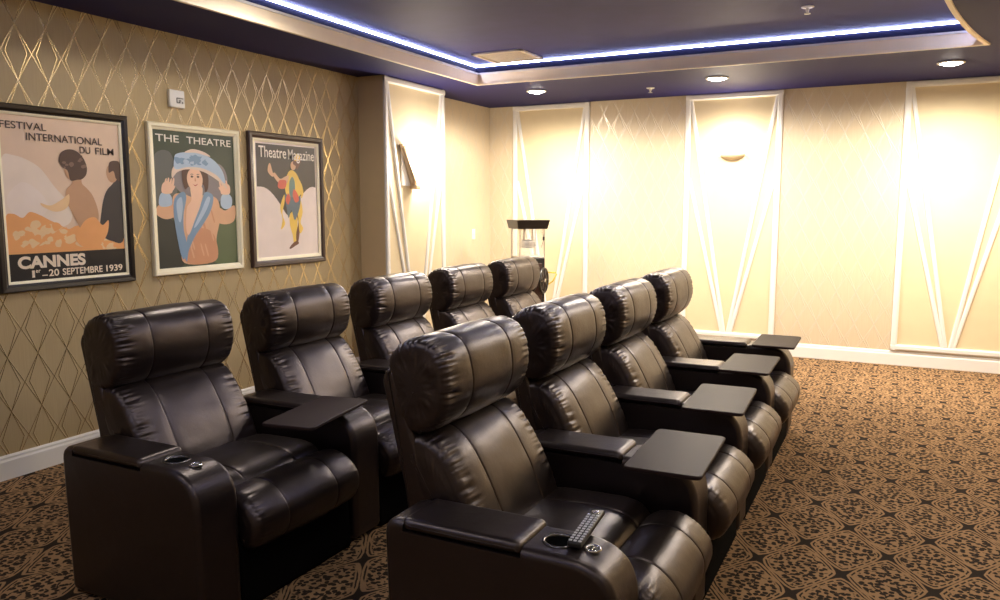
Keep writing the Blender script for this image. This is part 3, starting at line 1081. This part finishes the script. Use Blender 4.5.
def art_dancer(bm, w, h, mats):
    mats += [ink('print_sheet_white', (0.66, 0.57, 0.53)), ink('print_warm_black', (0.060, 0.048, 0.040)), ink('print_gold', (0.70, 0.48, 0.09)),
             ink('print_red', (0.55, 0.10, 0.06)), ink('print_slate', (0.13, 0.18, 0.22)), ink('print_flesh', (0.58, 0.36, 0.22)),
             ink('print_brown', (0.18, 0.07, 0.04)), ink('print_teal', (0.16, 0.28, 0.26))]
    S = lambda pts: [(p[0] * w, p[1] * h) for p in pts]
    patch(bm, S([(0, 0), (1, 0), (1, 1), (0, 1)]), 0, 0, False)
    # dark sky above two pale mounds
    pts = [(.02, .985), (.98, .985), (.98, .62)] + [(.98 - .42 * k / 8, .62 - .20 * (k / 8) ** 2.2 + .01 * math.sin(k)) for k in range(1, 9)]
    pts += [(.56, .36), (.52, .35)] + [(.46 - .38 * k / 8, .38 + .235 * math.sin(k / 8 * math.pi / 2)) for k in range(0, 9)] + [(.02, .615)]
    patch(bm, S(pts), 1, .0003, False)
    # one leg forward, standing on tiptoe
    patch(bm, S([(.53, .38), (.52, .28), (.56, .18), (.575, .10), (.61, .10), (.64, .20), (.645, .30), (.66, .40)]), 2, .0008)
    patch(bm, S([(.63, .38), (.66, .30), (.62, .20), (.62, .12), (.65, .12), (.68, .22), (.70, .34)]), 6, .0009)
    patch(bm, S([(.56, .11), (.50, .070), (.52, .060), (.60, .085), (.66, .105), (.63, .13)]), 6, .0011)
    # ragged costume
    patch(bm, S([(.44, .48), (.40, .38), (.44, .29), (.37, .24), (.40, .33), (.37, .44), (.44, .55)]), 2, .0012)
    patch(bm, S([(.70, .52), (.74, .40), (.70, .30), (.74, .24), (.68, .20), (.66, .34), (.64, .48)]), 2, .0012)
    patch(bm, S([(.46, .56), (.47, .44), (.50, .34), (.55, .41), (.60, .32), (.66, .38), (.70, .46), (.70, .54), (.58, .60)]), 4, .0014)
    patch(bm, S([(.47, .56), (.46, .64), (.50, .73), (.56, .77), (.64, .75), (.70, .68), (.72, .56), (.64, .53), (.55, .53)]), 2, .0016)
    patch(bm, S([(.53, .54), (.53, .66), (.58, .71), (.62, .66), (.61, .54)]), 7, .0018)
    patch(bm, S([(.60, .60), (.66, .56), (.68, .50), (.62, .48), (.58, .54)]), 3, .0019)
    patch(bm, S([(.46, .50), (.50, .56), (.54, .52), (.50, .46)]), 3, .0019)
    # arm held out with a small prop
    patch(bm, S([(.50, .66), (.42, .63), (.34, .66), (.27, .72), (.30, .74), (.38, .69), (.46, .71), (.52, .72)]), 5, .0020)
    patch(bm, S([(.34, .62), (.38, .60), (.46, .61), (.48, .67), (.42, .68), (.36, .67)]), 3, .0022)
    patch(bm, S([(.20, .80), (.19, .75), (.24, .71), (.28, .71), (.26, .76), (.23, .82)]), 5, .0023)
    patch(bm, S([(.68, .70), (.74, .64), (.76, .56), (.72, .52), (.72, .60), (.66, .66)]), 2, .0020)
    # head with a plume
    patch(bm, ellipse(.60 * w, .81 * h, .045 * w, .040 * h), 5, .0024)
    patch(bm, S([(.60, .83), (.62, .88), (.68, .895), (.73, .86), (.70, .81), (.66, .78), (.64, .81)]), 6, .0026)
    patch(bm, S([(.62, .86), (.66, .92), (.72, .90), (.70, .86)]), 2, .0027)


def let_dancer(bm, w, h, mats):
    mats += [ink('lettering_white', (0.74, 0.66, 0.60)), ink('lettering_grey', (0.40, 0.33, 0.28))]
    bm.append(('Theatre', .06 * w, .868 * h, .43 * w, .098 * h, .008, 0, .003))
    bm.append(('Magazine', .52 * w, .835 * h, .44 * w, .120 * h, .008, 0, .003))


poster(2.56, 3.419, 1.059, 2.111, 'black-framed film festival poster with orange ruffles, dark caption band', 0.046, 0.014,
       M['frame_black'], M['frame_cream'], art_festival, let_festival)
poster(3.567, 4.364, 1.0745, 2.0958, 'cream-framed poster of a smiling person in a blue hat', 0.040, 0.006,
       M['frame_cream'], M['frame_cream'], art_lady, let_lady)
poster(4.458, 5.31, 1.068, 2.110, 'brown-framed poster of a costumed dancer against black and white', 0.050, 0.022,
       M['frame_brown'], M['frame_cream'], art_dancer, let_dancer)


# ------------------------------------------------------------------ recliners
PITCHY = 0.89
ARM_HW = 0.100
SEAMS = (-0.148, 0.148)

arm_prof = rounded_poly([(0.19, 0.012), (0.172, 0.612), (0.55, 0.603), (0.925, 0.603), (0.925, 0.012)],
                        [0.034, 0.06, 0.10, 0.16, 0.034], 10)
pad_prof = rounded_poly([(0.248, 0.579), (0.238, 0.617), (0.636, 0.620), (0.640, 0.582)], [0.010, 0.020, 0.024, 0.014], 6)
head_prof = [(.035, .985), (.045, 1.040), (.085, 1.078), (.150, 1.100), (.214, 1.086), (.256, 1.036), (.272, .960), (.266, .890),
             (.232, .825), (.175, .786), (.105, .778), (.070, .800), (.045, .880)]
back_prof = [(.085, .790), (.140, .802), (.205, .792), (.262, .748), (.315, .665), (.360, .580), (.395, .500), (.408, .430), (.370, .375),
             (.250, .360), (.190, .400), (.150, .560), (.110, .700)]
seat_prof = [(.30, .430), (.38, .462), (.52, .474), (.66, .476), (.735, .458), (.770, .415), (.765, .345), (.71, .310), (.50, .300), (.32, .310), (.28, .370)]
foot_prof = [(.745, .395), (.785, .440), (.845, .458), (.905, .452), (.955, .420), (.990, .378), (.998, .335), (.985, .285), (.955, .248),
             (.918, .236), (.892, .250), (.880, .285), (.845, .330), (.770, .345)]
shell_prof = rounded_poly([(0.026, .975), (.112, .610), (.155, .300), (.275, .300), (.205, .620), (.075, 1.010), (.045, 1.020)],
                          [.01, .02, .02, .02, .02, .02, .02], 5)
base_prof = rounded_poly([(.26, .0), (.26, .305), (.90, .300), (.925, .0)], [.02, .02, .02, .02], 4)


def build_arm(parent, yc):
    bm = loft(arm_prof, ARM_HW, R=0.026, ntheta=140, smooth=False, dome=0)
    bm.transform(Matrix.Translation((0, yc, 0)))
    a = obj('armrest', bm, M['leather'], parent, True)
    cut = bmesh.new()
    box(cut, 0.246, yc - 0.2, 0.577, 0.638, yc + 0.2, 0.75)
    boolean(a, cut)
    cut = bmesh.new()
    cyl(cut, (0.715, yc, 0.52), (0.715, yc, 0.66), 0.043, n=40)
    boolean(a, cut)
    for p in a.data.polygons:
        p.use_smooth = True
    a.data.set_sharp_from_angle(angle=math.radians(32))
    if not a.data.materials:
        a.data.materials.append(M['leather'])
    bm = loft(pad_prof, ARM_HW + 0.001, R=0.020, ntheta=80, smooth=False, dome=0.004)
    bm.transform(Matrix.Translation((0, yc, 0)))
    obj('arm_pad', bm, M['leather'], a, True)
    bm = bmesh.new()
    lathe(bm, [(0.042, 0.600), (0.050, 0.602), (0.051, 0.6055), (0.047, 0.608), (0.042, 0.607), (0.0405, 0.600), (0.040, 0.532), (0.0001, 0.530)],
          center=(0.715, yc, 0), n=40)
    for f in bm.faces:
        f.material_index = 1 if f.calc_center_median().z > 0.6005 else 0
    obj('cup_holder', bm, [M['cup_black'], M['chrome_dark']], a, True)
    bm = bmesh.new()
    lathe(bm, [(0.024, 0.599), (0.025, 0.603), (0.022, 0.6055), (0.017, 0.6045), (0.0165, 0.602)], center=(0.815, yc, 0), n=32)
    box(bm, 0.8125, yc - 0.016, 0.600, 0.8175, yc + 0.016, 0.6045)
    b = obj('control_button', bm, M['chrome'], a, True)
    bm = bmesh.new()
    lathe(bm, [(0.0001, 0.6035), (0.0165, 0.6015), (0.0165, 0.599)], center=(0.815, yc, 0), n=24)
    # dark face of the button under the bright ring stays with it as one mesh
    me = bpy.data.meshes.new('tmp'); bm.to_mesh(me); bm.free()
    bm2 = bmesh.new(); bm2.from_mesh(b.data)
    k0 = len(bm2.faces); bm2.from_mesh(me); bm2.faces.ensure_lookup_table()
    for f in bm2.faces[k0:]:
        f.material_index = 1
        f.smooth = True
    bm2.to_mesh(b.data); bm2.free(); bpy.data.meshes.remove(me)
    b.data.materials.append(M['black_plastic'])
    return a


M['cup_black'] = plain('black_cup_liner', (0.003, 0.003, 0.003), 0.6, spec=0.15)
M['chrome_dark'] = plain('dark_chrome', (0.16, 0.15, 0.15), 0.22, metal=0.9)


def build_tray(parent, yc, cx, dy, ang, ly, lx):
    t = obj('tray_table', tray_bm(lx, ly), M['tray'], parent)
    t.location = (cx, yc + dy, 0.637)
    t.rotation_euler = (0, 0, ang)
    bm = bmesh.new()
    # swivel post from the arm's cup holder up to the plate, with a flat bracket
    px, py = 0.715 - cx, -dy
    c, s = math.cos(-ang), math.sin(-ang)
    qx, qy = px * c - py * s, px * s + py * c
    cyl(bm, (qx, qy, -0.105), (qx, qy, -0.004), 0.016, n=20)
    cyl(bm, (qx, qy, -0.030), (qx, qy, -0.024), 0.040, n=28)
    box(bm, min(qx, 0) - .02, min(qy, 0) - .02, -0.006, max(qx, 0) + .02, max(qy, 0) + .02, -0.0005)
    obj('swivel_post', bm, M['black_plastic'], t)
    return t


def tray_bm(lx, ly):
    bm = bmesh.new()
    loop = rounded_poly([(-lx / 2, -ly / 2), (lx / 2, -ly / 2), (lx / 2, ly / 2), (-lx / 2, ly / 2)], 0.026, 6)
    layers = [(0.0025, 0.0), (0, 0.003), (0, 0.012), (0.003, 0.0145)]
    rings = []
    for ins, z in layers:
        rings.append([bm.verts.new((x * (1 - ins / (lx / 2)), y * (1 - ins / (ly / 2)), z)) for x, y in loop])
    n = len(loop)
    for a, b in zip(rings, rings[1:]):
        for i in range(n):
            bm.faces.new((a[i], a[(i + 1) % n], b[(i + 1) % n], b[i]))
    bm.faces.new(rings[0][::-1]); bm.faces.new(rings[-1])
    return bm


def build_recliner(label, group):
    t = thing('recliner', (0, 0, 0), label, 'recliner', group)
    hw = 0.318
    obj('back_shell', loft(shell_prof, hw, R=0.015, ntheta=120, smooth=False), M['leather'], t, True)
    obj('headrest', loft(head_prof, hw + 0.002, R=0.034, ntheta=240, gather=0.0080, seams=SEAMS, puff=0.006, seed=1, dome=0.004, side_crumple=0.006), M['leather'], t, True)
    obj('backrest', loft(back_prof, hw - 0.006, R=0.034, ntheta=220, gather=0.0070, seams=SEAMS, puff=0.012, seed=2, dome=0.010, side_crumple=0.003), M['leather'], t, True)
    obj('seat_cushion', loft(seat_prof, 0.325, R=0.035, ntheta=130, gather=0.003, seams=SEAMS, puff=0.012, seed=3, dome=0.004), M['leather'], t, True)
    obj('footrest', loft(foot_prof, 0.323, R=0.045, ntheta=140, gather=0.0028, seams=SEAMS, puff=0.008, seed=4, dome=0.006), M['leather'], t, True)
    obj('base', loft(base_prof, 0.330, R=0.012, ntheta=80, smooth=False), M['base'], t)
    for c in t.children:
        if c.name.split('.')[0] in ('back_shell', 'headrest', 'backrest'):
            c.data.transform(Matrix.Translation((0, -0.006, 0)))
    return t


def copy_tree(o, parent=None):
    c = o.copy()
    COL.objects.link(c)
    c.parent = parent
    for ch in list(o.children):
        copy_tree(ch, c)
    return c


YC = lambda i: 2.388 + PITCHY * i
XB, XF = 1.375, 2.925
proto = build_recliner('black leather recliner nearest the camera in the row by the posters', 'recliners in the row by the posters')
build_arm(proto, PITCHY / 2 + 0.012)            # every seat owns the arm on its far side
rows = [(XB, 5, 'row by the posters'), (XF, 4, 'front row')]
lab = {
    (0, 0): 'black leather recliner nearest the camera in the row by the posters',
    (0, 1): 'black leather recliner second from the camera in the row by the posters',
    (0, 2): 'black leather recliner in the middle of the row by the posters',
    (0, 3): 'black leather recliner fourth from the camera in the row by the posters',
    (0, 4): 'black leather recliner in front of the popcorn cart, farthest in its row',
    (1, 0): 'dark brown-black leather recliner with a remote control in its near arm',
    (1, 1): 'dark leather recliner directly past the one with the remote, front row',
    (1, 2): 'dark leather recliner third from the camera in the front row',
    (1, 3): 'dark leather recliner at the far end of the front row, nearest the far wall',
}
trays = {
    (0, 0): (0.820, -0.235, math.radians(9.5), 0.50, 0.245), (0, 1): (0.80, -0.09, math.radians(4), 0.50, 0.26),
    (0, 2): (0.80, -0.07, math.radians(2), 0.50, 0.26), (0, 3): (0.80, -0.07, math.radians(2), 0.50, 0.26), (0, 4): (0.80, -0.07, math.radians(2), 0.50, 0.26),
    (1, 0): (0.809, -0.070, math.radians(2), 0.51, 0.27), (1, 1): (0.787, -0.072, math.radians(2.6), 0.525, 0.27),
    (1, 2): (0.770, -0.060, math.radians(1), 0.53, 0.27), (1, 3): (0.802, -0.104, math.radians(1), 0.475, 0.265),
}
seats = {}
for r, (X0, n, nm) in enumerate(rows):
    for i in range(n):
        s = proto if (r, i) == (0, 0) else copy_tree(proto)
        s.location = (X0, YC(i), 0)
        if r == 1:
            for c in s.children:
                if c.name.startswith('headrest'):
                    c.location = (0.004, 0.004, 0.022)
        s['label'] = lab[(r, i)]
        s['group'] = 'recliners in the ' + nm
        seats[(r, i)] = s
for r in (0, 1):
    build_arm(seats[(r, 0)], -PITCHY / 2 + 0.012)
for k, s in seats.items():
    cx, dy, ang, ly, lx = trays[k]
    build_tray(s, PITCHY / 2 + 0.012, cx + (0.03 if k[0] else 0.015), dy, ang, ly, lx)

# remote control leaning out of the near cup holder of the front row
t = thing('remote_control', (3.690, 2.035, 0.6225), 'slim black remote control with silver buttons in the cup holder', 'remote control')
bm = bmesh.new(); box(bm, -0.021, -0.120, -0.009, 0.021, 0.120, 0.008, bev=0.005, seg=3); obj('body', bm, M['black_plastic'], t, True)
for r in range(12):
    for c in range(3):
        bm = bmesh.new()
        x = -0.0135 + 0.0135 * c
        y = -0.108 + 0.0160 * r
        box(bm, x - 0.0046, y - 0.0040, 0.0075, x + 0.0046, y + 0.0040, 0.0105, bev=0.001, seg=1)
        obj('key', bm, M['silver'], t)
bm = bmesh.new(); lathe(bm, [(0.012, 0.0075), (0.013, 0.0095), (0.009, 0.0105), (0.0001, 0.0105)], center=(0, 0.095, 0), n=20); obj('dial', bm, M['chrome'], t, True)
t.rotation_euler = (math.radians(2), 0, math.radians(4))

# ------------------------------------------------------------------ popcorn cart in the far corner, turned to face the room
t = thing('popcorn_cart', (0.865, 7.65, 0), 'dark popcorn cart with a glass case, turned in the far corner', 'popcorn cart', rz=math.radians(45))
HB = 0.145
bm = bmesh.new()
zt0, zt1 = 1.297, 1.392
lo = [bm.verts.new((sx * .165, sy * .165, zt0)) for sx, sy in ((-1, -1), (1, -1), (1, 1), (-1, 1))]
hi = [bm.verts.new((sx * .186, sy * .186, zt1)) for sx, sy in ((-1, -1), (1, -1), (1, 1), (-1, 1))]
for i in range(4):
    bm.faces.new((lo[i], lo[(i + 1) % 4], hi[(i + 1) % 4], hi[i]))
bm.faces.new(lo[::-1]); bm.faces.new(hi)
bmesh.ops.bevel(bm, geom=list(bm.edges), offset=0.004, segments=2, affect='EDGES')
obj('canopy', bm, M['frame_black'], t)
Z0 = 1.00
for sx in (-1, 1):
    for sy in (-1, 1):
        bm = bmesh.new(); box(bm, sx * .138 - .005, sy * .138 - .005, Z0, sx * .138 + .005, sy * .138 + .005, zt0 + .004, bev=.002); obj('corner_post', bm, M['steel'], t)
for sx in (-1, 1):
    bm = bmesh.new(); box(bm, sx * .138 - .0015, -.131, Z0, sx * .138 + .0015, .131, zt0); obj('glass_pane', bm, M['glass'], t)
for sy in (-1, 1):
    bm = bmesh.new(); box(bm, -.131, sy * .138 - .0015, Z0, .131, sy * .138 + .0015, zt0); obj('glass_pane', bm, M['glass'], t)
bm = bmesh.new()
lathe(bm, [(.0001, 1.09), (.06, 1.09), (.075, 1.105), (.078, 1.16), (.072, 1.172), (.0001, 1.182)], center=(.0, 0, 0), n=28)
kt = obj('kettle', bm, M['steel'], t, True)
bm = bmesh.new(); cyl(bm, (-.05, 0, 1.17), (-.04, 0, zt0), .011); cyl(bm, (.05, 0, 1.17), (.05, 0, zt0), .008); obj('hanger_rod', bm, M['bronze'], kt)
bm = bmesh.new(); tube(bm, [(.12, -.145, 1.30), (.118, -.150, 1.24), (.124, -.152, 1.18), (.10, -.150, 1.10)], .0025)
box(bm, .112, -.160, 1.175, .134, -.145, 1.215, bev=.004); obj('scoop_chain', bm, M['black_plastic'], t)
bm = bmesh.new(); box(bm, -.142, -.142, .988, .142, .142, Z0 + .002, bev=.003); obj('popping_tray', bm, M['steel'], t)
bm = bmesh.new(); box(bm, -HB, -HB, .10, HB, HB, .989, bev=.01); obj('cabinet', bm, M['black_plastic'], t)
bm = bmesh.new(); box(bm, -.11, -HB - .008, .16, .11, -HB, .93, bev=.003); dr = obj('cabinet_door', bm, M['frame_brown'], t)
bm = bmesh.new(); tube(bm, [(-.08, -HB - .006, .72), (-.08, -HB - .026, .72), (-.08, -HB - .026, .60), (-.08, -HB - .006, .60)], .005); obj('door_handle', bm, M['chrome'], dr)
for sx in (-1, 1):
    rw = 0.140
    WM = Matrix.Translation((sx * .100, -.225, 0.752)) @ Matrix.Rotation(math.radians(-40 * sx), 4, 'Z')
    bm = bmesh.new()
    lathe(bm, [(rw - .022, -.010), (rw - .004, -.012), (rw, -.006), (rw, .006), (rw - .004, .012), (rw - .022, .010), (rw - .022, -.010)], axis='X', n=40)
    cyl(bm, (-.006, 0, 0), (.006, 0, 0), rw - .018, n=40)
    bm.transform(WM)
    wl = obj('wheel', bm, M['black_plastic'], t, True)
    bm = bmesh.new()
    for k in range(8):
        a = 2 * math.pi * k / 8
        cyl(bm, (.008 * sx, .02 * math.cos(a), .02 * math.sin(a)), (.008 * sx, (rw - .02) * math.cos(a), (rw - .02) * math.sin(a)), .006, n=8)
    bm.transform(WM)
    obj('spokes', bm, M['frame_brown'], wl)
    bm = bmesh.new(); cyl(bm, (-.018, 0, 0), (.018, 0, 0), .020); bm.transform(WM); obj('hub', bm, M['chrome'], wl)
    bm = bmesh.new(); cyl(bm, (sx * .09, -.13, .752), (sx * .100, -.225, .752), .010, n=12); obj('axle', bm, M['steel'], t)
for sx in (-1, 1):
    for sy in (-1, 1):
        bm = bmesh.new(); cyl(bm, (sx * .11, sy * .11, 0.0), (sx * .11, sy * .11, .11), .022, n=16); obj('leg', bm, M['black_plastic'], t)
bm = bmesh.new(); tube(bm, [(.14, -.06, .83), (.20, -.08, .825), (.285, -.12, .82), (.29, -.12, .805), (.25, -.11, .73), (.19, -.08, .68), (.14, -.06, .68)], .008); obj('push_handle', bm, M['yellow'], t, True)
